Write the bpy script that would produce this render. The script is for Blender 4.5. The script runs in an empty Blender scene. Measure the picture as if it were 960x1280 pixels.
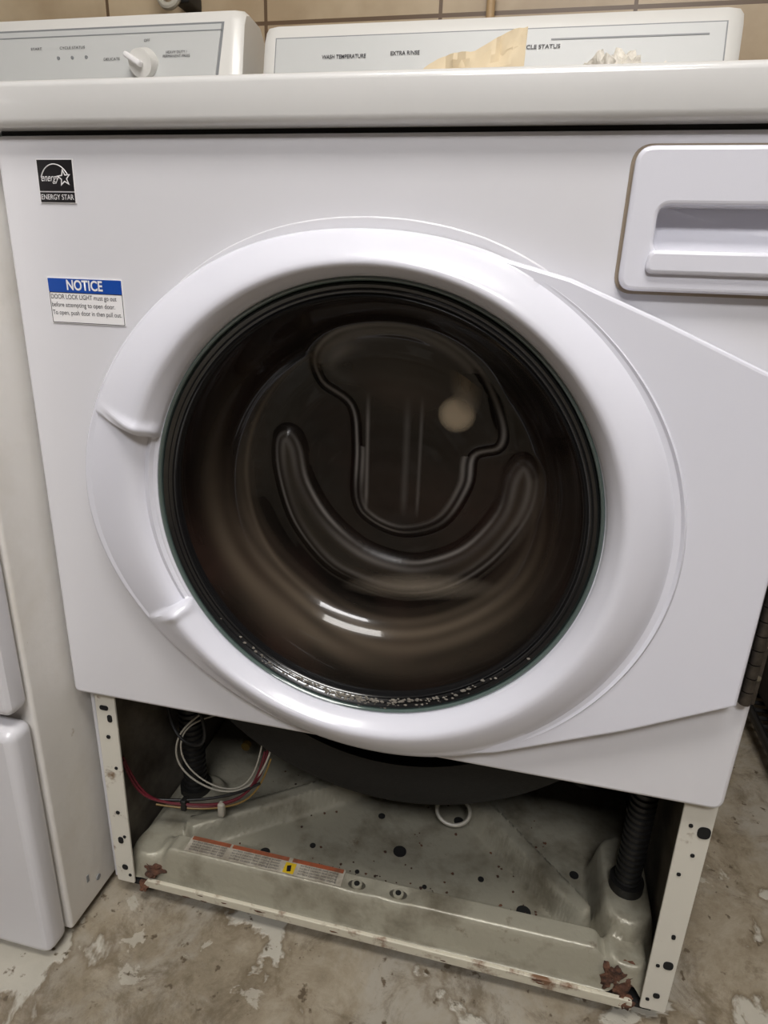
import bpy, bmesh, math, random
import numpy as np
from mathutils import Vector, Matrix, noise
random.seed(4)
scene=bpy.context.scene
COL=scene.collection
scene.view_settings.view_transform='Standard'

# ------------------------------------------------------------------ materials
def srgb(r,g,b):
    f=lambda c:(c/255/12.92) if c/255<=0.04045 else ((c/255+0.055)/1.055)**2.4
    return (f(r),f(g),f(b),1)
def mat(name,col,rough=.5,metal=0,coat=0,var=0,vscale=8,col2=None,bump=0,bscale=80,thr=None,emit=0,detail=6,stain=None):
    m=bpy.data.materials.new(name); m.use_nodes=True
    nt=m.node_tree; b=nt.nodes["Principled BSDF"]
    b.inputs["Base Color"].default_value=col
    b.inputs["Roughness"].default_value=rough
    b.inputs["Metallic"].default_value=metal
    b.inputs["Coat Weight"].default_value=coat
    b.inputs["Coat Roughness"].default_value=.08
    if emit:
        b.inputs["Emission Color"].default_value=col; b.inputs["Emission Strength"].default_value=emit
    tc=nt.nodes.new("ShaderNodeTexCoord")
    n=nt.nodes.new("ShaderNodeTexNoise"); n.inputs["Scale"].default_value=vscale; n.inputs["Detail"].default_value=detail
    n.inputs["Roughness"].default_value=.6
    nt.links.new(tc.outputs["Object"],n.inputs["Vector"])
    cr=nt.nodes.new("ShaderNodeValToRGB")
    c2=col2 if col2 else tuple(c*(1-var) for c in col[:3])+(1,)
    lo,hi=thr if thr else (.35,.65)
    cr.color_ramp.elements[0].position=lo; cr.color_ramp.elements[1].position=hi
    cr.color_ramp.elements[0].color=c2; cr.color_ramp.elements[1].color=col
    nt.links.new(n.outputs["Fac"],cr.inputs["Fac"]); out=cr.outputs["Color"]
    if stain:
        n3=nt.nodes.new("ShaderNodeTexNoise"); n3.inputs["Scale"].default_value=stain[1]; n3.inputs["Detail"].default_value=10; n3.inputs["Roughness"].default_value=.75
        nt.links.new(tc.outputs["Object"],n3.inputs["Vector"])
        r3=nt.nodes.new("ShaderNodeValToRGB"); r3.color_ramp.elements[0].position=stain[2]; r3.color_ramp.elements[1].position=stain[3]
        nt.links.new(n3.outputs["Fac"],r3.inputs["Fac"])
        mx=nt.nodes.new("ShaderNodeMix"); mx.data_type='RGBA'; nt.links.new(r3.outputs["Color"],mx.inputs["Factor"]); nt.links.new(out,mx.inputs["A"]); mx.inputs["B"].default_value=stain[0]
        out=mx.outputs["Result"]
    nt.links.new(out,b.inputs["Base Color"])
    if bump:
        n2=nt.nodes.new("ShaderNodeTexNoise"); n2.inputs["Scale"].default_value=bscale; n2.inputs["Detail"].default_value=4
        nt.links.new(tc.outputs["Object"],n2.inputs["Vector"])
        bp=nt.nodes.new("ShaderNodeBump"); bp.inputs["Strength"].default_value=bump; bp.inputs["Distance"].default_value=.004
        nt.links.new(n2.outputs["Fac"],bp.inputs["Height"]); nt.links.new(bp.outputs["Normal"],b.inputs["Normal"])
    return m

M_white=mat("white_enamel",srgb(218,217,221),.3,coat=.4,var=.04,vscale=3)
M_lid=mat("lid_enamel",srgb(212,211,209),.3,coat=.5,var=.05,vscale=4)
M_door=mat("door_plastic",srgb(222,222,231),.25,coat=.3,var=.02,vscale=3)
M_nside=mat("aged_enamel",srgb(224,221,216),.4,coat=.2,col2=srgb(214,209,200),vscale=9,thr=(.25,.5),bump=.15,bscale=60,stain=(srgb(170,155,130),30,.66,.74))
M_flange=mat("flange_paint",srgb(208,204,192),.45,col2=srgb(120,95,70),vscale=26,thr=(.27,.36),stain=(srgb(110,76,50),22,.62,.70))
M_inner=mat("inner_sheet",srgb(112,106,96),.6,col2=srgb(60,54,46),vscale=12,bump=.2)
M_pan=mat("galvanised_pan",srgb(156,152,136),.42,metal=.2,col2=srgb(102,95,79),vscale=14,thr=(.28,.52),bump=.25,bscale=120,coat=.15,stain=(srgb(96,78,60),20,.62,.74))
M_lip=mat("pan_lip",srgb(196,190,172),.5,col2=srgb(112,80,56),vscale=30,thr=(.36,.47),bump=.3)
M_rust=mat("rust",srgb(104,68,48),.9,col2=srgb(48,32,25),vscale=60,bump=1,bscale=150)
M_black=mat("black_rubber",srgb(26,25,24),.5,var=.4,vscale=20)
M_tub=mat("tub_plastic",srgb(15,14,13),.65,col2=srgb(7,7,6),vscale=10,bump=.3)
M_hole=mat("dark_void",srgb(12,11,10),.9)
M_metal=mat("zinc_bolt",srgb(150,145,130),.35,metal=.8,var=.4,vscale=90)
M_hinge=mat("hinge_steel",srgb(96,90,84),.35,metal=.8,var=.5,vscale=80)
M_stk=mat("sticker_black",srgb(28,26,28),.35)
M_w=mat("print_white",srgb(232,230,230),.5)
M_blue=mat("print_blue",srgb(20,72,160),.4)
M_txt=mat("print_dark",srgb(44,42,46),.5)
M_orange=mat("print_orange",srgb(150,78,50),.5,col2=srgb(110,70,50),vscale=60)
M_label=mat("label_paper",srgb(170,164,150),.6,col2=srgb(130,122,108),vscale=60)
M_yellow=mat("yellow_paint",srgb(190,160,30),.5)
M_dotyel=mat("dull_yellow",srgb(110,88,36),.6)
M_red=mat("red_wire",srgb(96,28,38),.4)
M_wwire=mat("white_wire",srgb(172,167,154),.4)
M_yel=mat("yellow_wire",srgb(130,104,54),.4)
M_console=mat("console_white",srgb(218,216,211),.35,coat=.2)
M_inset=mat("console_inset",srgb(196,197,195),.4)
M_grey=mat("grey_print",srgb(132,134,136),.5)
M_paper=mat("kraft_paper",srgb(212,194,162),.7,var=.12,vscale=14,bump=.3,bscale=30)
M_rag=mat("white_cloth",srgb(222,216,204),.9,var=.15,vscale=50,bump=.8,bscale=160)
M_seal=mat("glass_edge",srgb(84,98,94),.1,coat=1)
M_gasket=mat("door_gasket",srgb(22,22,23),.22,coat=.7)
M_lint=mat("grey_lint",srgb(140,134,124),.9,var=.5,vscale=120)
M_bracket=mat("beige_bar",srgb(178,150,112),.5)

# moulded smoked glass of the door bowl: radial tint, with floor reflection and mould-edge glints painted in
def bowl_mat():
    m=bpy.data.materials.new("smoked_glass"); m.use_nodes=True
    nt=m.node_tree; b=nt.nodes["Principled BSDF"]
    b.inputs["Coat Weight"].default_value=.5; b.inputs["Coat Roughness"].default_value=.03; b.inputs["Roughness"].default_value=.2
    b.inputs["Specular IOR Level"].default_value=.15
    tc=nt.nodes.new("ShaderNodeTexCoord"); n=nt.nodes.new("ShaderNodeTexNoise"); n.inputs["Scale"].default_value=4; n.inputs["Distortion"].default_value=1.4; n.inputs["Detail"].default_value=3
    nt.links.new(tc.outputs["Object"],n.inputs["Vector"])
    def attr(nm):
        a=nt.nodes.new("ShaderNodeAttribute"); a.attribute_name=nm; return a.outputs["Fac"]
    cr=nt.nodes.new("ShaderNodeValToRGB"); e=cr.color_ramp.elements
    e[0].position=.38; e[0].color=srgb(10,8,7); e[1].position=.72; e[1].color=srgb(40,27,23)
    nt.links.new(n.outputs["Fac"],cr.inputs["Fac"])
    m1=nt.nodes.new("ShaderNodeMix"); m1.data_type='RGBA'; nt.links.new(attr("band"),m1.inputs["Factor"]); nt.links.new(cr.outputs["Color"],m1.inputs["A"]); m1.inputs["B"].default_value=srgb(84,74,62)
    m2=nt.nodes.new("ShaderNodeMix"); m2.data_type='RGBA'; nt.links.new(attr("edge"),m2.inputs["Factor"]); nt.links.new(m1.outputs["Result"],m2.inputs["A"]); m2.inputs["B"].default_value=srgb(166,160,154)
    nt.links.new(m2.outputs["Result"],b.inputs["Base Color"])
    return m
M_bowl=bowl_mat()
def soft_patch_mat(name,col,amax):
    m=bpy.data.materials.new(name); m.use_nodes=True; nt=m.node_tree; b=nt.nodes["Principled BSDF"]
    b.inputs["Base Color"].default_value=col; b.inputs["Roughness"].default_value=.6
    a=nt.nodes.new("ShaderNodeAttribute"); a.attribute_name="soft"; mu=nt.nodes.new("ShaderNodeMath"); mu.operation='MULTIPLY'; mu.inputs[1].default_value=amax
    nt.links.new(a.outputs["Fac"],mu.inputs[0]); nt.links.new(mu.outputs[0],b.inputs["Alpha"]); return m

# ------------------------------------------------------------------ helpers
def empty(name,loc=(0,0,0)):
    e=bpy.data.objects.new(name,None); e.location=loc; e.empty_display_size=.1; COL.objects.link(e); return e
def finish(me,name,m,parent,smooth=35):
    ob=bpy.data.objects.new(name,me); COL.objects.link(ob)
    if m: 
        me.materials.clear(); me.materials.append(m)
    if smooth:
        me.polygons.foreach_set("use_smooth",[True]*len(me.polygons))
        me.set_sharp_from_angle(angle=math.radians(smooth))
    if parent: ob.parent=parent; ob.matrix_parent_inverse=Matrix.Translation(-Vector(parent.location))
    return ob
def pydata(name,v,f,m,parent,smooth=35,recalc=True):
    me=bpy.data.meshes.new(name); me.from_pydata([tuple(p) for p in v],[],f); me.update()
    if recalc:
        bm=bmesh.new(); bm.from_mesh(me); bmesh.ops.recalc_face_normals(bm,faces=bm.faces); bm.to_mesh(me); bm.free()
    return finish(me,name,m,parent,smooth)
def set_attr(ob,name,vals):
    a=ob.data.attributes.new(name,'FLOAT','POINT'); a.data.foreach_set("value",[float(x) for x in vals])
def box(name,a,b_,m,parent,bev=.003,seg=3,rot=None):
    bm=bmesh.new(); bmesh.ops.create_cube(bm,size=1)
    s=[b_[i]-a[i] for i in range(3)]; c=[(b_[i]+a[i])/2 for i in range(3)]
    for v in bm.verts: v.co=Vector((v.co.x*s[0],v.co.y*s[1],v.co.z*s[2]))
    if bev: bmesh.ops.bevel(bm,geom=list(bm.edges),offset=min(bev,min(s)*.45),segments=seg,profile=.5,affect='EDGES')
    R=rot if rot else Matrix.Identity(3)
    for v in bm.verts: v.co=R@v.co+Vector(c)
    me=bpy.data.meshes.new(name); bm.to_mesh(me); bm.free()
    return finish(me,name,m,parent)
def cyl(name,p0,p1,r,m,parent,seg=24,r2=None,cap=True):
    p0=Vector(p0);p1=Vector(p1);d=p1-p0
    bm=bmesh.new(); bmesh.ops.create_cone(bm,cap_ends=cap,segments=seg,radius1=r,radius2=r if r2 is None else r2,depth=d.length)
    q=d.to_track_quat('Z','Y').to_matrix()
    for v in bm.verts: v.co=q@v.co+(p0+p1)/2
    me=bpy.data.meshes.new(name); bm.to_mesh(me); bm.free()
    return finish(me,name,m,parent)
def tube(name,pts,r,m,parent,closed=False,res=8):
    cu=bpy.data.curves.new(name,'CURVE'); cu.dimensions='3D'; cu.bevel_depth=r; cu.bevel_resolution=3; cu.use_fill_caps=True; cu.resolution_u=res
    s=cu.splines.new('NURBS'); s.points.add(len(pts)-1)
    for i,p in enumerate(pts): s.points[i].co=(*p,1)
    s.use_endpoint_u=not closed; s.use_cyclic_u=closed; s.order_u=4 if len(pts)>3 else len(pts)
    return curve2mesh(cu,name,m,parent)
def curve2mesh(cu,name,m,parent,M=None,smooth=35):
    o=bpy.data.objects.new("tmp",cu); COL.objects.link(o)
    bpy.context.view_layer.update()
    dg=bpy.context.evaluated_depsgraph_get()
    me=bpy.data.meshes.new_from_object(o.evaluated_get(dg)); me.name=name
    bpy.data.objects.remove(o)
    if M: me.transform(M)
    return finish(me,name,m,parent,smooth)
def rounded(poly,r,seg=8):
    n=len(poly); out=[]
    rs=r if isinstance(r,(list,tuple)) else [r]*n
    for i in range(n):
        p=Vector(poly[i]);a=Vector(poly[i-1]);c=Vector(poly[(i+1)%n]); rr=rs[i]
        if rr<=0: out.append(tuple(p)); continue
        u=(a-p).normalized(); w=(c-p).normalized(); ang=u.angle(w)
        if ang>math.radians(178): out.append(tuple(p)); continue
        t=min(rr/math.tan(ang/2),(a-p).length*.49,(c-p).length*.49)
        s=p+u*t; e=p+w*t
        for k in range(seg+1):
            k/=seg; q=(1-k)**2*s+2*k*(1-k)*p+k*k*e; out.append(tuple(q))
    return out
def catmull(poly,seg=8):
    n=len(poly); out=[]
    for i in range(n):
        p0,p1,p2,p3=[np.array(poly[(i+k)%n]) for k in (-1,0,1,2)]
        for s in range(seg):
            t=s/seg; out.append(tuple(.5*((2*p1)+(-p0+p2)*t+(2*p0-5*p1+4*p2-p3)*t*t+(-p0+3*p1-3*p2+p3)*t**3)))
    return out
def plate(name,outs,y_front,y_back,m,parent,bev=.002):
    """xz outlines (first outer, rest holes) extruded along y"""
    cu=bpy.data.curves.new(name,'CURVE'); cu.dimensions='2D'; cu.fill_mode='BOTH'
    th=y_back-y_front; bev=min(bev,th*.45)
    cu.extrude=th/2-bev; cu.bevel_depth=bev; cu.bevel_resolution=2; cu.offset=-bev
    for o in outs:
        s=cu.splines.new('POLY'); s.points.add(len(o)-1); s.use_cyclic_u=True
        for i,p in enumerate(o): s.points[i].co=(p[0],p[1],0,1)
    M=Matrix.Translation((0,(y_front+y_back)/2,0))@Matrix.Rotation(math.pi/2,4,'X')
    return curve2mesh(cu,name,m,parent,M,smooth=30)
def rect(x0,x1,z0,z1,r=.004): return rounded([(x0,z0),(x1,z0),(x1,z1),(x0,z1)],r)
def circle(cx,cz,r,n=96): return [(cx+r*math.cos(2*math.pi*i/n),cz+r*math.sin(2*math.pi*i/n)) for i in range(n)]
def text(name,body,loc,size,m,parent,rotx=90,rotz=0,width=None,shear=0,align='CENTER',bold=0):
    cu=bpy.data.curves.new(name,'FONT'); cu.body=body; cu.size=size; cu.align_x=align; cu.align_y='CENTER'; cu.shear=shear; cu.offset=bold
    o=bpy.data.objects.new("tmp",cu); COL.objects.link(o); bpy.context.view_layer.update()
    me=bpy.data.meshes.new_from_object(o.evaluated_get(bpy.context.evaluated_depsgraph_get())); bpy.data.objects.remove(o)
    if width:
        xs=[v.co.x for v in me.vertices]; w=max(xs)-min(xs); me.transform(Matrix.Scale(width/w,4,(1,0,0)))
    me.transform(Matrix.Translation(loc)@Matrix.Rotation(math.radians(rotz),4,'Z')@Matrix.Rotation(math.radians(rotx),4,'X'))
    return finish(me,name,m,parent,0)
def slot(name,x,z,w,h,y,parent,m=None): return plate(name,[rect(x-w/2,x+w/2,z-h/2,z+h/2,min(w,h)*.5)],y-.0006,y+.0006,m or M_hole,parent,.0002)

FZ=-.022   # floor height
# ------------------------------------------------------------------ room
def tile_mat(name,c1,c2,g):
    m=bpy.data.materials.new(name); m.use_nodes=True; nt=m.node_tree; b=nt.nodes["Principled BSDF"]; b.inputs["Roughness"].default_value=.35
    tc=nt.nodes.new("ShaderNodeTexCoord"); sp=nt.nodes.new("ShaderNodeSeparateXYZ"); nt.links.new(tc.outputs["Object"],sp.inputs[0])
    def grid(o,off):
        a=nt.nodes.new("ShaderNodeMath");a.operation='ADD';a.inputs[1].default_value=off; nt.links.new(o,a.inputs[0])
        d=nt.nodes.new("ShaderNodeMath");d.operation='DIVIDE';d.inputs[1].default_value=.31; nt.links.new(a.outputs[0],d.inputs[0])
        f=nt.nodes.new("ShaderNodeMath");f.operation='FRACT'; nt.links.new(d.outputs[0],f.inputs[0])
        l=nt.nodes.new("ShaderNodeMath");l.operation='LESS_THAN';l.inputs[1].default_value=.02; nt.links.new(f.outputs[0],l.inputs[0]); return l
    gx=grid(sp.outputs[0],.403+.31*20); gz=grid(sp.outputs[2],-1.168+.31*20)
    mx=nt.nodes.new("ShaderNodeMath");mx.operation='MAXIMUM'; nt.links.new(gx.outputs[0],mx.inputs[0]); nt.links.new(gz.outputs[0],mx.inputs[1])
    n=nt.nodes.new("ShaderNodeTexNoise");n.inputs["Scale"].default_value=7;n.inputs["Detail"].default_value=8; nt.links.new(tc.outputs["Object"],n.inputs["Vector"])
    r=nt.nodes.new("ShaderNodeValToRGB"); r.color_ramp.elements[0].position=.35;r.color_ramp.elements[1].position=.65; r.color_ramp.elements[0].color=c2;r.color_ramp.elements[1].color=c1
    nt.links.new(n.outputs["Fac"],r.inputs["Fac"])
    mix=nt.nodes.new("ShaderNodeMix");mix.data_type='RGBA'; nt.links.new(mx.outputs[0],mix.inputs["Factor"]); nt.links.new(r.outputs["Color"],mix.inputs["A"]); mix.inputs["B"].default_value=g
    nt.links.new(mix.outputs["Result"],b.inputs["Base Color"]); return m
M_tile=tile_mat("wall_tile",srgb(192,174,146),srgb(166,146,118),srgb(100,80,60))
M_wall=mat("painted_wall",srgb(134,124,112),.8,var=.15,vscale=2)
M_wallf=mat("dark_painted_wall",srgb(50,44,40),.8,var=.3,vscale=2)
M_ceil=mat("ceiling_paint",srgb(190,186,178),.9,var=.05)
def concrete():
    m=bpy.data.materials.new("stained_concrete"); m.use_nodes=True; nt=m.node_tree; b=nt.nodes["Principled BSDF"]
    tc=nt.nodes.new("ShaderNodeTexCoord")
    def nz(s,d=8,dist=0,rough=.6,off=0):
        mp=nt.nodes.new("ShaderNodeMapping"); mp.inputs["Location"].default_value=(off,off*.7,0); nt.links.new(tc.outputs["Object"],mp.inputs["Vector"])
        n=nt.nodes.new("ShaderNodeTexNoise");n.inputs["Scale"].default_value=s;n.inputs["Detail"].default_value=d;n.inputs["Distortion"].default_value=dist;n.inputs["Roughness"].default_value=rough
        nt.links.new(mp.outputs[0],n.inputs["Vector"]); return n
    def ramp(n,els):
        r=nt.nodes.new("ShaderNodeValToRGB"); e=r.color_ramp.elements
        e[0].position,e[0].color=els[0]; e[1].position,e[1].color=els[1]
        for p,c in els[2:]:
            x=e.new(p); x.color=c
        nt.links.new(n.outputs["Fac"],r.inputs["Fac"]); return r
    def mixc(fac,a,bcol):
        x=nt.nodes.new("ShaderNodeMix");x.data_type='RGBA'; nt.links.new(fac,x.inputs["Factor"]); nt.links.new(a,x.inputs["A"]); x.inputs["B"].default_value=bcol; return x.outputs["Result"]
    base=ramp(nz(8,12,.3,.78),[(.3,srgb(106,96,80)),(.70,srgb(166,157,140)),(.5,srgb(138,127,108))])
    worn=ramp(nz(5.5,10,.5,.72,3.1),[(.46,(0,0,0,1)),(.60,(.85,.85,.85,1))])
    pat=ramp(nz(8,6,.4,.55,1.3),[(.595,(0,0,0,1)),(.62,(.75,.75,.75,1))])
    pat2=ramp(nz(17,6,.3,.6,8.3),[(.64,(0,0,0,1)),(.66,(.6,.6,.6,1))])
    rim=ramp(nz(8,6,.4,.55,1.3),[(.56,(0,0,0,1)),(.592,(.6,.6,.6,1)),(.62,(0,0,0,1))])
    spk=ramp(nz(60,3,0,.6),[(.30,(1,1,1,1)),(.36,(0,0,0,1))])
    drk=ramp(nz(12,10,.4,.78,5.2),[(.38,(.7,.7,.7,1)),(.50,(0,0,0,1))])
    c=mixc(worn.outputs[0],base.outputs[0],srgb(156,150,138))
    c=mixc(drk.outputs[0],c,srgb(94,82,64))
    c=mixc(rim.outputs[0],c,srgb(104,90,70))
    c=mixc(pat.outputs[0],c,srgb(184,180,168))
    c=mixc(pat2.outputs[0],c,srgb(180,175,162))
    c=mixc(spk.outputs[0],c,srgb(90,78,62))
    nt.links.new(c,b.inputs["Base Color"]); b.inputs["Roughness"].default_value=.42
    bp=nt.nodes.new("ShaderNodeBump");bp.inputs["Strength"].default_value=.4;bp.inputs["Distance"].default_value=.006
    nt.links.new(pat.outputs[0],bp.inputs["Height"]); nt.links.new(bp.outputs["Normal"],b.inputs["Normal"])
    return m
box("floor",(-2.5,-2.6,FZ-.05),(2.2,.75,FZ),concrete(),None,0)
box("wall_back",(-2.5,.75,FZ-.05),(2.2,.80,2.6),M_tile,None,0)
box("wall_front",(-2.5,-2.65,FZ-.05),(2.2,-2.6,2.6),M_wallf,None,0)
box("wall_left",(-2.55,-2.65,FZ-.05),(-2.5,.8,2.6),M_wall,None,0)
box("wall_right",(2.2,-2.65,FZ-.05),(2.25,.8,2.6),M_wall,None,0)
box("ceiling",(-2.55,-2.65,2.6),(2.25,.8,2.65),M_ceil,None,0)

# ------------------------------------------------------------------ WASHING MACHINE
W=empty("washing_machine",(0,.3,0))
CX,CZ=-.005,.559
hole_c=circle(CX,CZ,.208)
dr_hole=rect(.198,.322,.783,.813,.008)
plate("front_panel",[rounded([(-.346,.302),(.341,.302),(.343,.861),(-.343,.861)],[.008,.012,.006,.008]),hole_c,dr_hole],0,.02,M_white,W,.004)
box("cabinet_side_l",(-.343,.021,.0),(-.338,.63,.860),M_white,W,.001)
box("cabinet_side_r",(.338,.021,.0),(.343,.63,.860),M_white,W,.001)
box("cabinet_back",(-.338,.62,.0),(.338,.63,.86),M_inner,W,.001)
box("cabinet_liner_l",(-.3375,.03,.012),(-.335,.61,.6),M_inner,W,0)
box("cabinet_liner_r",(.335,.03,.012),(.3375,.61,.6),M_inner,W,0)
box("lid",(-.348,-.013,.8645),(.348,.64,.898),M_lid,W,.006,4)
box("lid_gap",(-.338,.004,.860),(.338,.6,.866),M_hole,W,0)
plate("flange_left",[rounded([(-.334,.004),(-.309,.004),(-.305,.31),(-.331,.31)],.003)],.013,.016,M_flange,W,.0008)
plate("flange_right",[rounded([(.316,.006),(.343,.006),(.342,.31),(.312,.31)],.003)],.013,.016,M_flange,W,.0008)
for x,z,w,h in [(-.320,.276,.011,.006),(-.314,.262,.006,.010),(-.319,.235,.005,.005),(-.314,.19,.004,.004),(-.320,.12,.005,.005),(-.315,.082,.004,.004),(-.321,.075,.007,.01),(-.320,.03,.008,.008),(-.314,.018,.004,.004),
                (.335,.262,.012,.014),(.322,.268,.004,.004),(.33,.232,.004,.004),(.322,.205,.004,.004),(.332,.12,.004,.006),(.334,.078,.010,.011),(.324,.075,.004,.004),(.33,.03,.007,.007),(.322,.022,.004,.004)]:
    slot("punched_hole",x,z,w,h,.0125,W)

# ---- door
ringpts=[(-.290,.564),(-.264,.644),(-.225,.703),(-.167,.751),(-.095,.784),(-.013,.791),(.053,.787),(.125,.763),(.176,.724),(.218,.679),(.252,.607),(.260,.538),(.241,.460),(.196,.392),(.144,.346),(.068,.315),(-.005,.311),(-.091,.330),(-.178,.377),(-.245,.440),(-.279,.498)]
an=[math.atan2(z-CZ,x-CX) for x,z in ringpts]; ra=[math.hypot(x-CX,z-CZ) for x,z in ringpts]
o=np.argsort(an); an=np.array(an)[o]; ra=np.array(ra)[o]
N=720; th=np.linspace(-math.pi,math.pi,N,endpoint=False)
R=np.interp(th,an,ra,period=2*math.pi)
k=np.exp(-(np.arange(-60,61)/22.)**2/2);k/=k.sum()
R=np.convolve(np.concatenate([R[-60:],R,R[:60]]),k,'valid')
def Rout(a): return float(np.interp(a,th,R,period=2*math.pi))
left=[]
for a in np.linspace(math.radians(72),math.radians(285),110):
    r=Rout((a+math.pi)%(2*math.pi)-math.pi)*.992; left.append((CX+r*math.cos(a),CZ+r*math.sin(a)))
wing=[(.130,.336),(.239,.384),(.3235,.428),(.3235,.688),(.288,.705),(.212,.737),(.145,.763)]
door_out=left+wing
plate("door_body",[door_out,circle(CX,CZ,.200)],-.018,-.004,M_door,W,.003)
lip_o=[];lip_i=[]
for a in np.linspace(math.radians(38),math.radians(140),60):
    r=Rout(a); e=.010*math.sin(math.pi*(a-math.radians(38))/math.radians(102))**.6
    lip_o.append((CX+(r+e-.001)*math.cos(a),CZ+(r+e-.001)*math.sin(a))); lip_i.append((CX+(r-.02)*math.cos(a),CZ+(r-.02)*math.sin(a)))
plate("door_recess_lip",[lip_o+lip_i[::-1]],-.0030,.0005,M_white,W,.0012)
def smooth(a,b,x):
    t=max(0,min(1,(x-a)/(b-a))); return t*t*(3-2*t)
prof=[(0,-.004),(0,-.010),(.012,-.0140),(.04,-.0165),(.12,-.0195),(.25,-.0240),(.4,-.0290),(.55,-.0335),(.66,-.0360),(.74,-.0368),(.80,-.0358),(.85,-.033),(.92,-.0275),(.985,-.0225),(1,-.019),(1.01,-.012),(1.01,-.0)]
V=[];F=[]
for i in range(N):
    a=th[i]; c,s=math.cos(a),math.sin(a); Ro=R[i]
    deg=math.degrees(a)%360
    nt_=smooth(163.4,164.2,deg)*(1-smooth(210.2,211.0,deg))
    rightness=max(0,c)**1.5
    for (u,y) in prof:
        ri=.2015; r=Ro+(ri-Ro)*u
        yy=y
        if u<.1: yy=y-.006*rightness
        yy+=.004*rightness*math.exp(-((u-.12)/.1)**2)
        if 0<u<=1: yy+=nt_*.015*min(1,u*1.15)**1.1*(1 if u<.9 else .45)
        sg=.35+1.3*u
        d1=(162.0-deg); d2=(deg-212.2)
        if d1<0: d1*=1.6
        if d2<0: d2*=1.6
        ridge=math.exp(-(d1/sg)**2)+math.exp(-(d2/sg)**2)
        if u<.99: yy-=.0045*ridge*smooth(.05,.9,u)
        V.append((CX+r*c,yy,CZ+r*s))
P=len(prof)
for i in range(N):
    j=(i+1)%N
    for q in range(P-1): F.append((i*P+q,j*P+q,j*P+q+1,i*P+q+1))
pydata("door_ring",V,F,M_door,W,50)
def lathe(name,prof,m,n=192,smooth=50,parent=W):
    V=[];F=[];P=len(prof)
    for i in range(n):
        a=2*math.pi*i/n
        for r,y in prof: V.append((CX+r*math.cos(a),y,CZ+r*math.sin(a)))
    for i in range(n):
        j=(i+1)%n
        for q in range(P-1): F.append((i*P+q,j*P+q,j*P+q+1,i*P+q+1))
    return pydata(name,V,F,m,parent,smooth)
lathe("glass_edge",[(.2015,-.008),(.2005,-.0175),(.199,-.0185),(.1975,-.0175),(.197,-.014)],M_seal)
lathe("door_gasket",[(.1972,-.008),(.1965,-.0155),(.1945,-.017),(.1925,-.0155),(.1915,-.0145),(.190,-.0155),(.1885,-.0145),(.1875,-.0125),(.186,-.0135),(.1845,-.0115),(.184,-.004)],M_gasket)
key=catmull([(-.039,.545),(-.039,.600),(-.045,.640),(-.074,.662),(-.077,.690),(-.045,.714),(.018,.718),(.072,.690),(.101,.640),(.102,.612),(.078,.600),(.074,.568),(.052,.528),(.013,.512),(-.023,.522)],6)
ub=catmull([(-.110,.607),(-.122,.598),(-.121,.560),(-.105,.510),(-.070,.468),(-.030,.450),(.015,.444),(.062,.458),(.105,.495),(.134,.545),(.139,.585),(.126,.601),(.114,.585),(.106,.545),(.078,.505),(.042,.484),(.012,.479),(-.030,.489),(-.068,.518),(-.092,.556),(-.100,.592)],5)
def sdf(px,pz,poly):
    poly=np.array(poly); d=np.full(px.shape,1e9); ins=np.zeros(px.shape,bool)
    for i in range(len(poly)):
        a=poly[i-1];b_=poly[i]; e=b_-a; w0=px-a[0]; w1=pz-a[1]
        t=np.clip((w0*e[0]+w1*e[1])/max(1e-12,(e@e)),0,1); d=np.minimum(d,np.hypot(w0-e[0]*t,w1-e[1]*t))
        cond=((a[1]>pz)!=(b_[1]>pz))&(px<(b_[0]-a[0])*(pz-a[1])/(b_[1]-a[1]+1e-15)+a[0]); ins^=cond
    return np.where(ins,d,-d)
bp_r=[.1850,.183,.180,.175,.168,.159,.148,.132,.11,.08,.04,0.0]
bp_y=[-.010,-.004,.008,.028,.046,.060,.070,.077,.081,.083,.0845,.085]
nr,na=170,440
rr=np.concatenate([np.linspace(.1850,.166,16),np.linspace(.165,.0015,nr-16)])
yy=np.interp(-rr,-np.array(bp_r),bp_y)
yy=np.convolve(np.pad(yy,4,'edge'),np.ones(9)/9,'valid')
A=np.linspace(0,2*math.pi,na,endpoint=False)
RR,AA=np.meshgrid(rr,A,indexing='ij'); PX=CX+RR*np.cos(AA); PZ=CZ+RR*np.sin(AA)
YY=np.repeat(yy[:,None],na,1)
def pad(d,w): t=np.clip((d+w)/(2*w),0,1); return t*t*(3-2*t)
sk=sdf(PX,PZ,key); su=sdf(PX,PZ,ub)
YY=YY-.011*pad(sk,.010)-.008*pad(su,.010)
V=np.stack([PX,YY,PZ],-1).reshape(-1,3).tolist(); F=[]
for i in range(nr-1):
    for j in range(na):
        j2=(j+1)%na; F.append((i*na+j,i*na+j2,(i+1)*na+j2,(i+1)*na+j))
F.append([ (nr-1)*na+j for j in range(na)])
bowl=pydata("glass_bowl",V,F,M_bowl,W,80)
g=lambda v,s: np.exp(-(v/s)**2)
lk=.35+.65*np.clip(.5+.5*np.sin(AA*3+.6),0,1)            # uneven strength along the mould lines
inkey=(sk>0)
stem=np.clip((.655-PZ)/.03,0,1)*inkey
edge=g(sk,.0018)*.65*lk+g(sk-.007,.0022)*.32*lk*(PZ<.60)+g(sk-.006,.004)*.26*(PZ>.68)+g(su,.0016)*.48*(1.15-lk)+g(su-.007,.003)*.2*lk  # light caught and refracted along the mould lines, painted pale
edge+=stem*(g(PX+.027,.0016)*.26+g(PX-.012,.0030)*.10+g(PX-.026,.0014)*.16)*np.clip((PZ-.53)/.02,0,1)  # vertical light streaks painted inside the key stem
edge+=.34*g(sk-.016,.006)*g(PX+.052,.018)*g(PZ-.690,.016)
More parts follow.
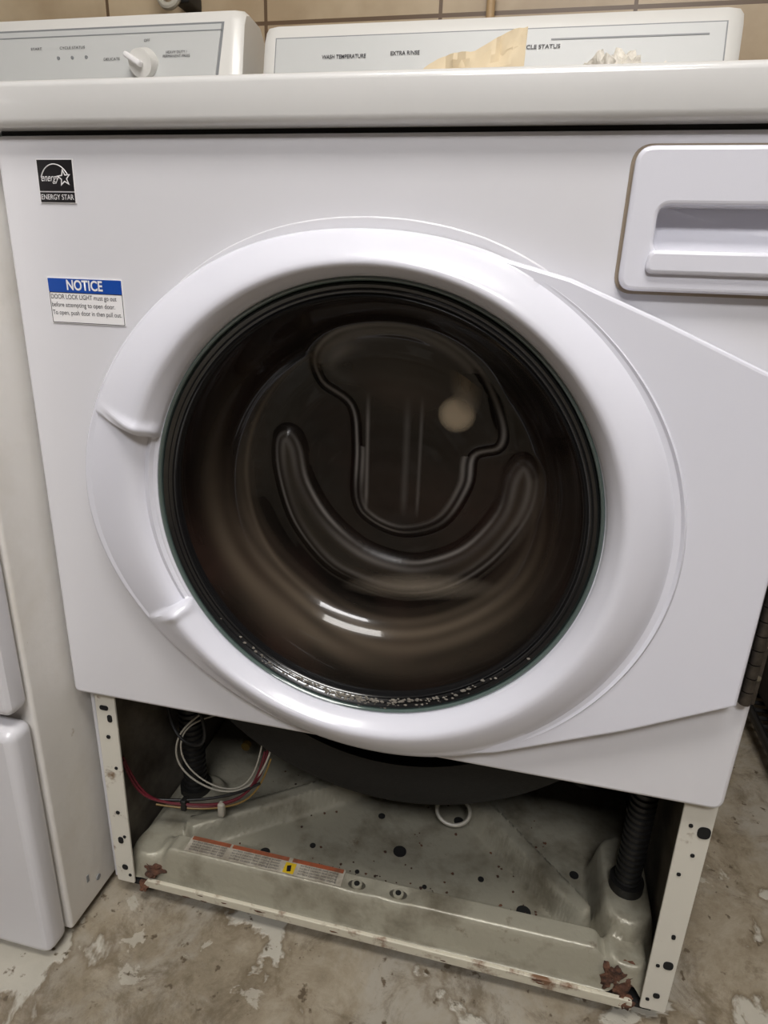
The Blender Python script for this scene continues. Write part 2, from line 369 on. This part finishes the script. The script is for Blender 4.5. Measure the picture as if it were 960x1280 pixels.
low=np.clip(-np.sin(AA)*.8+.35,0,1)
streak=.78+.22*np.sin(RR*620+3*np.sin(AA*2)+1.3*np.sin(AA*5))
band=g(RR-.158,.016)*low*.9*streak+g(su-.008,.012)*.18+g(RR-.172,.004)*.5*np.clip(np.cos(AA-3.5),0,1)+g(RR-.150,.0018)*.5*np.clip(np.cos(AA-2.9),0,1)  # brown floor reflection painted into the lower bowl colour
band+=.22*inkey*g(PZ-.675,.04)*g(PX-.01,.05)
set_attr(bowl,"edge",np.clip(edge,0,1).reshape(-1)); set_attr(bowl,"band",np.clip(band,0,1).reshape(-1))
def soft_patch(name,x,z,rx_,rz_,y,m,rot=0,pw=1.0):
    V=[(x,y,z)];F=[];S=[1.0]; n=40; L=8
    for l in range(1,L+1):
        for i in range(n):
            a=2*math.pi*i/n; px=rx_*l/L*math.cos(a); pz=rz_*l/L*math.sin(a)
            V.append((x+px*math.cos(rot)-pz*math.sin(rot),y,z+px*math.sin(rot)+pz*math.cos(rot))); t=l/L; S.append(max(0,(1-t**pw)))
    for i in range(n): F.append((0,1+i,1+(i+1)%n))
    for l in range(1,L):
        for i in range(n): F.append((1+(l-1)*n+i,1+l*n+i,1+l*n+(i+1)%n,1+(l-1)*n+(i+1)%n))
    ob=pydata(name,V,F,m,W,0); set_attr(ob,"soft",S)
soft_patch("painted_reflection_spot",.060,.641,.0185,.0180,.0660,soft_patch_mat("painted_reflection",srgb(150,134,110),.85),0,4)  # blurred lamp reflection painted as a tan soft-edged patch
soft_patch("painted_reflection_tail",.066,.672,.016,.034,.0640,soft_patch_mat("painted_reflection_faint",srgb(140,126,106),.75),.2,1.2)  # fainter tail of the painted lamp reflection
soft_patch("painted_highlight_streak",.035,.462,.085,.016,.060,soft_patch_mat("glass_soft_pale",srgb(140,128,112),.5),.12,1.2)  # bright highlight along the lower relief, painted as a pale patch
soft_patch("glass_pale_patch",-.072,.690,.014,.022,.064,bpy.data.materials["glass_soft_pale"],-.6,1.2)  # soft pale patch on the upper left of the relief
def bits(name,items,m):
    """many small irregular grains in one mesh; items = (x,y,z,size,(sx,sy,sz))"""
    bm=bmesh.new()
    for x,y,z,s,sc in items:
        r_=bmesh.ops.create_icosphere(bm,subdivisions=1,radius=s)
        for v in r_['verts']: v.co=Vector((v.co.x*sc[0]*random.uniform(.6,1.5),v.co.y*sc[1]*random.uniform(.6,1.4),v.co.z*sc[2]*random.uniform(.6,1.4)))+Vector((x,y,z))
    me=bpy.data.meshes.new(name); bm.to_mesh(me); bm.free(); finish(me,name,m,W,0)
L_=[]
for i in range(260):
    a=math.radians(random.gauss(270,17)); r=random.choice([random.uniform(.186,.196),random.gauss(.1885,.0012)])
    L_.append((CX+r*math.cos(a),-.0158,CZ+r*math.sin(a),random.uniform(.0004,.0015),(1.4,.5,1)))
bits("lint_residue",L_,M_lint)
for i in range(9):
    z=.425+i*.0135
    cyl("hinge_knuckle",(.3325,-.006,z),(.3325,-.006,z+.0125),.0048,M_hinge,W,16)
plate("hinge_leaf",[rect(.3245,.342,.423,.549,.002)],-.003,-.0005,M_hinge,W,.0005)
for z in (.45,.49,.53): cyl("hinge_screw",(.339,-.0045,z),(.339,-.002,z),.0025,M_metal,W,12)
# dispenser drawer
plate("dispenser_seam",[rect(.1758,.3382,.7538,.8522,.014),rect(.190,.330,.775,.82,.008)],-.0010,.0008,mat("seam_dirt",srgb(150,136,118),.8),W,.0004)
plate("dispenser_front",[rect(.178,.3365,.756,.850,.012),dr_hole],-.010,-.001,M_door,W,.003)
def scoop():
    V=[];F=[];outer=rect(.196,.324,.781,.815,.008); n=len(outer); cx,cz=.26,.798
    lev=[(1.0,-.005),(1.0,.003),(.985,.008),(.95,.012),(.9,.014),(.0,.014)]
    for s,y in lev:
        for (x,z) in outer:
            z2=cz+(z-cz)*s; V.append((cx+(x-cx)*s,y-(.013*(1-(z2-.783)/.03) if y>.005 else 0),z2))
    for l in range(len(lev)-1):
        for i in range(n): F.append((l*n+i,l*n+(i+1)%n,(l+1)*n+(i+1)%n,(l+1)*n+i))
    return pydata("dispenser_scoop",V,F,M_door,W,60,recalc=False)
scoop()
plate("dispenser_grip_lip",[rounded([(.194,.768),(.326,.768),(.324,.784),(.196,.784)],.006)],-.014,-.008,M_door,W,.0028)

# stickers
plate("energy_sticker",[[(-.3045,.809),(-.2695,.809),(-.2685,.843),(-.304,.843)]],-.0008,.0004,M_w,W,.0001)
plate("energy_sticker_panel",[[(-.3035,.8185),(-.2700,.8185),(-.2695,.8422),(-.3032,.8422)]],-.0012,.0002,M_stk,W,.0001)
plate("energy_sticker_bar",[[(-.3036,.8098),(-.2702,.8098),(-.2700,.8175),(-.3035,.8175)]],-.0012,.0002,M_stk,W,.0001)
text("energy_sticker_text","ENERGY STAR",(-.2869,-.0014,.8136),.0058,M_w,W,width=.0315)
text("energy_sticker_script","energy",(-.2925,-.0014,.8285),.0085,M_w,W,shear=.4,width=.0175)
def star(cx,cz,ro,ri,rot=0):
    return [(cx+(ro if i%2==0 else ri)*math.cos(math.pi/2+rot+i*math.pi/5),cz+(ro if i%2==0 else ri)*math.sin(math.pi/2+rot+i*math.pi/5)) for i in range(10)]
plate("energy_sticker_star",[star(-.2785,.8285,.0072,.0031,.1),star(-.2785,.8285,.0050,.0021,.1)],-.0014,-.0008,M_w,W,.00005)
arc=[(-.287+.0145*math.cos(a),-.0013,.8225+.0165*math.sin(a)) for a in np.linspace(.55,2.75,16)]
tube("energy_sticker_arc",arc,.00045,M_w,W)
plate("notice_sticker",[rect(-.3085,-.2335,.7095,.749,.001)],-.0008,.0004,M_w,W,.0001)
plate("notice_header",[rect(-.3078,-.2342,.7365,.7482,.0006)],-.0011,.0002,M_blue,W,.0001)
text("notice_title","NOTICE",(-.271,-.0013,.7424),.0118,M_w,W,width=.036,bold=.0003)
for i,(t,wd) in enumerate([("DOOR LOCK LIGHT must go out",.066),("before attempting to open door.",.064),("To open, push door in then pull out.",.070)]):
    text("notice_line_%d"%(i+1),t,(-.3065+wd/2,-.001,.7325-.0068*i),.0056,M_txt,W,width=wd)
plate("notice_border",[rect(-.3078,-.2342,.7102,.7365,.0006),rect(-.3073,-.2347,.7107,.736,.0006)],-.001,.0,M_txt,W,.00005)

# ---- console (sloped)
def console(name,x0,x1,zt,yb,parent,zb=.898):
    prof_=[(yb-.055,zb),(yb-.012,zt-.018),(yb-.004,zt-.004),(yb+.008,zt),(yb+.06,zt-.004),(yb+.075,zt-.02),(yb+.085,zb)]
    V=[];F=[];xs=[x0,x0+.006,x0+.02,x1-.02,x1-.006,x1]; ins=[.006,.0015,0,0,.0015,.006]
    n=len(prof_); cy=yb+.03
    for x,i_ in zip(xs,ins):
        for y,z in prof_: V.append((x,y+(i_ if y<cy else -i_),z-(i_ if z>zb+.01 else 0)))
    for a in range(5):
        for q in range(n): F.append((a*n+q,a*n+(q+1)%n,(a+1)*n+(q+1)%n,(a+1)*n+q))
    F.append(list(range(n))); F.append([5*n+q for q in range(n)])
    pydata(name,V,F,M_console,parent,40)
console("console_body",-.318,.341,1.105,.55,W)
slope=.043/(1.087-.898)
def ysl(z,yb=.55,zt=1.105): return yb-.055+(z-.898)*.043/(zt-.018-.898)
def inset(name,x0,x1,z0,z1,m,parent,off=.002,zt=1.105,xs=0,t=.0015):
    y0,y1=ysl(z0,zt=zt)-off,ysl(z1,zt=zt)-off
    v=[(x0,y0,z0),(x1,y0,z0),(x1-xs,y1,z1),(x0,y1,z1)]; v+=[(a,b_+t,c) for a,b_,c in v]
    return pydata(name,v,[(0,1,2,3),(7,6,5,4),(0,4,5,1),(1,5,6,2),(2,6,7,3),(3,7,4,0)],m,parent,0)
inset("console_inset_edge",-.298,.325,.915,1.0842,M_grey,W,.0005,xs=.004)
inset("console_inset_face",-.296,.323,.917,1.0825,M_inset,W,.0018,xs=.004)
rx=90-math.degrees(math.atan(slope))
for t,x,z,wd in [("WASH TEMPERATURE",-.191,1.0560,.066),("EXTRA RINSE",-.101,1.0580,.042),("CYCLE STATUS",.085,1.060,.056)]:
    text("console_text",t,(x,ysl(z)-.0028,z),.0074,M_txt,W,rotx=rx,width=wd,bold=.00012)
for x in (-.22,-.19,-.16,-.10,.04,.065,.09,.115): 
    cyl("console_led",(x,ysl(1.032)-.003,1.032),(x,ysl(1.032)+.001,1.032),.003,M_grey,W,12)
inset("console_band",.10,.30,1.068,1.070,M_grey,W,.0024)
for x in (.03,.10):
    cyl("console_button",(x,ysl(1.015)-.008,1.015),(x,ysl(1.015)+.001,1.015),.012,M_console,W,24)

# ---- base pan and lower cavity
def panmesh():
    nx,ny=190,110; x0,x1,y0,y1=-.332,.332,.018,.60
    xs=np.linspace(x0,x1,nx); ys=y0+(np.linspace(0,1,ny)**1.7)*(y1-y0)
    X,Y=np.meshgrid(xs,ys,indexing='ij')
    sm=lambda a,b,t:(lambda q:q*q*(3-2*q))(np.clip((t-a)/(b-a),0,1))
    Z=np.full(X.shape,.020)+.02*sm(.25,.5,Y)
    Z=np.where(Y<.03,Z-.010*(1-sm(.018,.026,Y)),Z)
    ridge=sm(.0205,.031,Y)*(1-sm(.054,.064,Y))*sm(-.290,-.262,X)*(1-sm(.262,.29,X))
    Z=Z+.038*ridge
    def rib(ax,ay,bx,by,w,h):
        ex,ey=bx-ax,by-ay; t=np.clip(((X-ax)*ex+(Y-ay)*ey)/(ex*ex+ey*ey),0,1); d=np.hypot(X-ax-ex*t,Y-ay-ey*t)
        return h*(1-sm(w*.6,w,d))
    Z=Z+np.maximum.reduce([rib(-.26,.085,-.06,.235,.017,.032),rib(.25,.085,.115,.225,.018,.036),rib(-.30,.05,-.28,.16,.034,.022),rib(.302,.085,.302,.16,.040,.052),rib(.30,.04,.30,.10,.030,.030)])*(1-ridge)
    Z=Z-.004*np.exp(-(((X+.018)/.016)**2+((Y-.042)/.010)**2))-.004*np.exp(-(((X-.034)/.016)**2+((Y-.042)/.010)**2))
    V=np.stack([X,Y,Z],-1).reshape(-1,3).tolist();F=[]
    for i in range(nx-1):
        for j in range(ny-1): F.append((i*ny+j,(i+1)*ny+j,(i+1)*ny+j+1,i*ny+j+1))
    return pydata("base_pan",V,F,M_pan,W,60)
panmesh()
plate("base_pan_lip",[rounded([(-.298,.004),(.308,-.002),(.308,.012),(-.29,.016)],.003)],.012,.017,M_lip,W,.001)
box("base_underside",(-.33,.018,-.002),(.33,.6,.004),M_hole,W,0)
def disc(name,x,y,z,r,h,m): return cyl(name,(x,y,z),(x,y,z+h),r,m,W,28)
for x in (-.018,.034):
    disc("mount_washer",x,.042,.0535,.0115,.002,M_metal); disc("mount_bolt",x,.042,.055,.0065,.003,M_pan); disc("mount_bolt_core",x,.042,.058,.0035,.0006,M_hole)
for x,y,r in [(.018,.136,.009),(.186,.086,.009),(-.159,.088,.007),(.250,.158,.006),(-.02,.19,.005),(.09,.21,.007),(-.1,.115,.004),(.13,.12,.004),(-.03,.09,.003),(.06,.09,.003)]:
    disc("pan_hole",x,y,.0200,r,.001,M_hole)
def flat(name,p,m,t=.0006):
    v=[Vector(q) for q in p]+[Vector(q)+Vector((0,0,-t)) for q in p]
    return pydata(name,v,[(0,1,2,3),(7,6,5,4),(0,4,5,1),(1,5,6,2),(2,6,7,3),(3,7,4,0)],m,W,0)
LZ=.0592
flat("warning_label",[(-.245,.032,LZ),(-.036,.032,LZ),(-.036,.056,LZ),(-.245,.056,LZ)],M_label)
for a,b_ in ((-.243,-.19),(-.187,-.11),(-.105,-.038)): flat("warning_header",[(a,.0500,LZ+.0004),(b_,.0500,LZ+.0004),(b_,.0555,LZ+.0004),(a,.0555,LZ+.0004)],M_orange)
flat("warning_symbol",[(-.112,.033,LZ+.0005),(-.098,.033,LZ+.0005),(-.098,.048,LZ+.0005),(-.112,.048,LZ+.0005)],M_yellow)
flat("warning_symbol_mark",[(-.107,.035,LZ+.0007),(-.102,.036,LZ+.0007),(-.104,.045,LZ+.0007),(-.109,.043,LZ+.0007)],M_stk)
for r_ in range(4):
    y=.0475-.004*r_
    for a,b_ in ((-.241,-.192),(-.186,-.117),(-.094,-.042)):
        text("warning_text","surface caution text unplug power"[:int((b_-a)*520)],((a+b_)/2,y,LZ+.0006),.0042,M_txt,W,rotx=0,width=(b_-a)*.95)
TC=(.0,.455);TR=.328
def tub():
    pr=[(.10,.12),(.2,.115),(TR-.05,.112),(TR-.012,.118),(TR,.125),(TR,.14),(TR-.02,.145),(TR-.02,.20),(TR,.205),(TR,.22),(TR-.02,.225),(TR-.03,.55),(.05,.56)]
    V=[];F=[];n=128;P=len(pr)
    for i in range(n):
        a=2*math.pi*i/n
        for r,y in pr: V.append((TC[0]+r*math.cos(a),y,TC[1]+r*math.sin(a)))
    for i in range(n):
        j=(i+1)%n
        for q in range(P-1): F.append((i*P+q,j*P+q,j*P+q+1,i*P+q+1))
    pydata("tub",V,F,M_tub,W,40)
tub()
for a in np.linspace(200,340,15):
    a=math.radians(a); x=TC[0]+(TR-.015)*math.cos(a); z=TC[1]+(TR-.015)*math.sin(a)
    cyl("tub_screw",(x,.108,z),(x,.120,z),.005,M_hinge,W,12)
def arcblock():
    V=[];F=[]; A_=np.linspace(math.radians(215),math.radians(325),40)
    for a in A_:
        for r,y in ((.25,.09),(.300,.09),(.310,.095),(.315,.112),(.25,.112)): V.append((TC[0]+r*math.cos(a),y,TC[1]+r*math.sin(a)))
    for i in range(39):
        for q in range(5): F.append((i*5+q,(i+1)*5+q,(i+1)*5+(q+1)%5,i*5+(q+1)%5))
    F.append([0,1,2,3,4]);F.append([39*5+q for q in range(5)])
    pydata("counterweight",V,F,M_tub,W,40)
arcblock()
def corr(name,x,y,z0,z1,r,m=M_black,pitch=.009):
    pr=[];z=z0
    while z<z1: pr+=[(r,z),(r,z+pitch*.5),(r*.84,z+pitch*.6),(r*.84,z+pitch*.9)]; z+=pitch
    V=[];F=[];n=32;P=len(pr)
    for i in range(n):
        a=2*math.pi*i/n
        for q,zz in pr: V.append((x+q*math.cos(a),y+q*math.sin(a),zz))
    for i in range(n):
        j=(i+1)%n
        for q in range(P-1): F.append((i*P+q,j*P+q,j*P+q+1,i*P+q+1))
    pydata(name,V,F,m,W,50)
corr("damper_boot_right",.302,.110,.082,.25,.0150)
corr("damper_boot_left",-.292,.15,.05,.22,.0165)
disc("damper_foot_right",.302,.110,.070,.020,.014,M_black); disc("damper_foot_left",-.292,.15,.04,.022,.012,M_black)
cyl("drain_pump",(.17,.27,.085),(.17,.36,.085),.04,M_black,W); cyl("pump_cap",(.17,.262,.085),(.17,.272,.085),.034,M_tub,W)
tube("drain_hose",[(.17,.3,.11),(.19,.25,.15),(.24,.22,.14),(.27,.25,.09),(.3,.35,.07)],.016,M_black,W)
rg=[(.082+.024*math.cos(a),.195+.012*math.sin(a),.052+.015*math.sin(a)) for a in np.linspace(0,2*math.pi,16,endpoint=False)]
tube("hose_clamp",rg,.0028,M_wwire,W,closed=True)
cyl("yellow_plug",(-.245,.22,.07),(-.245,.228,.07),.007,M_dotyel,W)
def wire(n_,p,m,r=.0018): tube(n_,p,r,m,W)
wire("wire_red",[(-.332,.05,.165),(-.322,.05,.12),(-.30,.06,.098),(-.262,.075,.088),(-.215,.085,.090),(-.18,.10,.105),(-.165,.12,.14),(-.163,.13,.19)],M_red,.0018)
wire("wire_pink",[(-.333,.052,.17),(-.318,.054,.115),(-.295,.064,.094),(-.255,.078,.083),(-.21,.088,.086),(-.175,.10,.11),(-.168,.12,.16)],M_red,.0014)
wire("wire_yellow",[(-.30,.062,.092),(-.258,.077,.079),(-.21,.088,.082),(-.17,.10,.10),(-.16,.12,.15)],M_yel,.0013)
wire("wire_black",[(-.31,.062,.098),(-.26,.080,.090),(-.21,.09,.094),(-.17,.105,.12)],M_black,.002)
wire("wire_white_a",[(-.235,.11,.225),(-.27,.10,.20),(-.292,.10,.16),(-.285,.10,.12),(-.25,.10,.098),(-.205,.10,.095),(-.170,.11,.12),(-.158,.12,.17)],M_wwire,.0013)
wire("wire_white_b",[(-.225,.11,.215),(-.262,.10,.205),(-.284,.10,.17),(-.278,.10,.13),(-.245,.10,.104),(-.20,.10,.10),(-.178,.11,.125),(-.172,.12,.17)],M_wwire,.0011)
wire("wire_black_loop",[(-.25,.10,.23),(-.23,.09,.19),(-.25,.09,.165),(-.29,.10,.175),(-.30,.11,.21)],M_black,.0022)
box("wire_clip",(-.222,.080,.072),(-.213,.090,.094),M_wwire,W,.003)
box("wire_tie",(-.270,.070,.080),(-.262,.082,.097),M_black,W,.002)
def lump(name,x,y,z,s,m,parent=W,sc=(1,1,.6),sub=4,amp=.35,floor_z=None):
    bm=bmesh.new(); bmesh.ops.create_icosphere(bm,subdivisions=sub,radius=s)
    for v in bm.verts:
        q=v.co/s; d=1+amp*noise.noise(q*1.7+Vector((x*40,y*30,0)))+amp*.6*noise.noise(q*4+Vector((x*10,3,1)))
        v.co=Vector((v.co.x*sc[0]*d,v.co.y*sc[1]*d,v.co.z*sc[2]*d))+Vector((x,y,z))
        if floor_z is not None: v.co.z=max(v.co.z,floor_z)
    me=bpy.data.meshes.new(name); bm.to_mesh(me); bm.free(); return finish(me,name,m,parent,60)
lump("rust_corner_right",.290,.026,.024,.020,M_rust,sc=(.9,.5,1.1),amp=.6); lump("rust_scale_right",.300,.016,.005,.010,M_rust,sc=(1,.5,.7),amp=.6)
lump("rust_corner_left",-.286,.030,.022,.012,M_rust,sc=(1.4,1.2,.6),amp=.6); lump("rust_scale_left",-.294,.016,.004,.008,M_rust,amp=.6)
bits("rust_flakes",[(random.uniform(-.28,.28),.0125,random.uniform(.002,.012),random.uniform(.0015,.004),(2,.3,.5)) for i in range(14)],M_rust)
bits("debris",[(random.uniform(-.24,.24),random.choice([random.uniform(.068,.09),random.uniform(.068,.24)]),.0212,random.uniform(.0006,.0022),(1,1,.6)) for i in range(150)],M_rust)
for x in (-.29,.29):
    for y in (.06,.56): cyl("levelling_foot",(x,y,FZ),(x,y,.0),.016,M_black,W)

# ------------------------------------------------------------------ neighbouring dryer (left)
Dy=empty("clothes_dryer",(-.70,.28,0))
XR=-.352
box("cabinet_body",(XR-.686,-.055,-.008),(XR,.60,.862),M_nside,Dy,.004)
box("top_lid",(XR-.688,-.075,.866),(XR-.001,.62,.898),M_lid,Dy,.008)
plate("upper_front",[rounded([(XR-.684,.322),(XR-.002,.322),(XR-.002,.86),(XR-.684,.86)],.012)],-.082,-.0555,M_white,Dy,.008)
plate("lower_front",[rounded([(XR-.684,-.012),(XR-.004,-.012),(XR-.002,.306),(XR-.684,.306)],.014)],-.088,-.0555,M_white,Dy,.010)
plate("round_door",[circle(XR-.34,.58,.22)],-.10,-.082,M_door,Dy,.008)
plate("door_window",[circle(XR-.34,.58,.15)],-.104,-.10,M_gasket,Dy,.001)
box("side_slot",(XR-.001,-.02,.03),(XR+.0006,-.016,.040),M_grey,Dy,0)
cyl("side_screw",(XR-.001,.0,.018),(XR+.001,.0,.018),.004,M_grey,Dy,12)
for x in (XR-.05,XR-.63):
    for y in (-.02,.54): cyl("levelling_foot",(x,y,FZ),(x,y,-.006),.016,M_black,Dy)
console("console_body",XR-.684,XR+.002,1.128,.55,Dy)
inset("console_inset_edge",XR-.664,XR-.045,.915,1.108,M_grey,Dy,.0005,zt=1.128,xs=-.018)
inset("console_inset_face",XR-.662,XR-.049,.918,1.105,M_inset,Dy,.0018,zt=1.128,xs=-.018)
inset("console_top_band",XR-.66,XR-.03,1.096,1.0975,M_grey,Dy,.0022,zt=1.128)
rx2=90-math.degrees(math.atan(.043/(1.11-.902)))
yy_=lambda z: ysl(z,zt=1.128)
for t,x,z,wd in [("CYCLE STATUS",-.635,1.080,.045),("START",-.70,1.080,.02),("OFF",-.505,1.086,.010),("HEAVY DUTY /\nPERMANENT PRESS",-.455,1.066,.045),("DELICATE",-.565,1.062,.028)]:
    text("console_text",t,(x,yy_(z)-.0028,z),.0055,M_txt,Dy,rotx=rx2,width=wd)
for x in (-.66,-.635,-.61): cyl("console_led",(x,yy_(1.066)-.003,1.066),(x,yy_(1.066)+.001,1.066),.0025,M_grey,Dy,12)
kz=1.054
cyl("dial",(-.507,yy_(kz)-.018,kz-.003),(-.507,yy_(kz),kz),.019,M_console,Dy,40,r2=.022)
box("dial_pointer",(-.530,yy_(kz)-.029,kz-.003),(-.500,yy_(kz)-.016,kz+.005),M_w,Dy,.003,rot=Matrix.Rotation(math.radians(30),3,'Y'))

# ------------------------------------------------------------------ things on top / around
def bag():
    nx,ny=26,12; V=[];F=[]
    for side in (0,1):
        for i in range(nx):
            u=i/(nx-1)
            for j in range(ny):
                v=j/(ny-1)
                H=.058+.034*u**.8+.003*math.sin(u*9)
                z=.899+H*v
                x=-.016+.100*u-.004*v*(1-u)
                y=.20+.03*v*(1 if side else .9)+(.022*(1-v)*(1 if side else -1))*math.sin(math.pi*min(1,max(0,u*.98+.01)))
                n_=noise.noise(Vector((u*4,v*3,side*5)))*.014*(1-.4*v)+noise.noise(Vector((u*11,v*9,side*5)))*.005
                V.append((x,y+n_,z))
    o_=nx*ny
    for s in (0,1):
        for i in range(nx-1):
            for j in range(ny-1):
                a=s*o_+i*ny+j; F.append((a,a+ny,a+ny+1,a+1))
    P_=empty("paper_bag",(.04,.2,.899)); pydata("bag_sheet",V,F,M_paper,P_,25,recalc=False)
bag()
T=empty("crumpled_towel",(.2,.22,.905))
for i,(x,y,s) in enumerate([(.160,.21,.032),(.180,.22,.036),(.205,.21,.030),(.185,.25,.032)]):
    lump("towel_fold_%d"%i,x,y,.899+s*.82,s,M_rag,T,sc=(.8,1,.95),amp=.5,floor_z=.8985)
S=empty("wall_pipe",(-.005,.73,1.5)); cyl("pipe",(-.005,.728,1.0),(-.005,.728,2.4),.007,M_bracket,S)
for z in (1.25,2.2): box("pipe_clip",(-.020,.736,z),(.010,.7495,z+.015),M_bracket,S,.002)
C=empty("power_cord",(-.55,.7,1.2))
tube("cord",[(-.60,.735,1.6),(-.60,.72,1.3),(-.58,.70,1.195),(-.555,.69,1.178),(-.53,.70,1.195),(-.52,.72,1.3),(-.52,.735,1.6)],.006,M_wwire,C)
tube("cord_b",[(-.585,.735,1.6),(-.585,.71,1.3),(-.57,.69,1.205),(-.55,.69,1.190),(-.54,.70,1.210),(-.54,.72,1.4),(-.54,.735,1.6)],.004,M_wwire,C)
box("outlet_plug",(-.55,.70,1.19),(-.52,.7495,1.25),M_black,C,.004)
K=empty("metal_shelf_rack",(.85,.5,0))
for x in (.59,1.1):
    for y in (.36,.70): box("post",(x-.012,y-.012,FZ),(x+.012,y+.012,1.1),M_black,K,.002)
for z in (.02,.42,.82):
    for i in range(14):
        y=.37+i*.025; cyl("shelf_wire",(.59,y,z),(1.1,y,z),.004,M_black,K,8)
    for y in (.36,.70): cyl("shelf_rail",(.59,y,z),(1.1,y,z),.008,M_black,K,10)
    for x in (.59,1.1): cyl("shelf_end",(x,.36,z),(x,.70,z),.008,M_black,K,10)
box("shelf_bin",(.605,.40,.03),(1.08,.68,.36),M_tub,K,.02)
box("shelf_box",(.61,.40,.432),(1.06,.68,.72),M_tub,K,.01)

# ------------------------------------------------------------------ ceiling lights
M_glow=mat("lamp_tube",(1,.97,.92,1),.5,emit=8)
def fixture(cx,cy):
    L=empty("ceiling_light",(cx,cy,2.6))
    box("housing",(cx-.62,cy-.28,2.55),(cx+.62,cy+.28,2.6),M_console,L,.004)
    for k_ in (-.2,-.07,.07,.2): cyl("lamp_tube",(cx-.6,cy+k_,2.525),(cx+.6,cy+k_,2.525),.016,M_glow,L,16)
def area(name,loc,target,sx,sy,e,col=(1,1,1)):
    l=bpy.data.lights.new(name,'AREA'); l.shape='RECTANGLE'; l.size=sx; l.size_y=sy; l.energy=e; l.color=col
    ob=bpy.data.objects.new(name,l); ob.location=loc; ob.rotation_euler=(Vector(target)-Vector(loc)).to_track_quat('-Z','Y').to_euler(); COL.objects.link(ob); return ob
fixture(.1,-.75); fixture(.3,-1.95)  # second fixture is unseen, added to even the light on the front
area("ceiling_lamp_near",(.1,-.75,2.49),(.1,-.75,0),1.1,.5,26,(1,.97,.94))
area("added_fill_far",(.3,-1.95,2.49),(.3,-1.6,0),1.1,.5,42,(.99,.98,1))  # added fill behind the camera, no such lamp known
w=bpy.data.worlds.new("World"); scene.world=w; w.use_nodes=True; w.node_tree.nodes["Background"].inputs[0].default_value=(.8,.8,.85,1); w.node_tree.nodes["Background"].inputs[1].default_value=.3

# ------------------------------------------------------------------ camera
cd=bpy.data.cameras.new("camera"); cd.sensor_fit='VERTICAL'; cd.sensor_height=36; cd.sensor_width=27; cd.lens=22.89; cd.clip_start=.02
co=bpy.data.objects.new("camera",cd); COL.objects.link(co)
r_=Vector((.9738,.2246,.0343)).normalized(); f_=Vector((-.1999,.9186,-.3405)).normalized(); u_=r_.cross(f_).normalized(); r_=f_.cross(u_).normalized()
M=Matrix((( r_.x,u_.x,-f_.x,.125),(r_.y,u_.y,-f_.y,-.537),(r_.z,u_.z,-f_.z,.76),(0,0,0,1)))
co.matrix_world=M
scene.camera=co
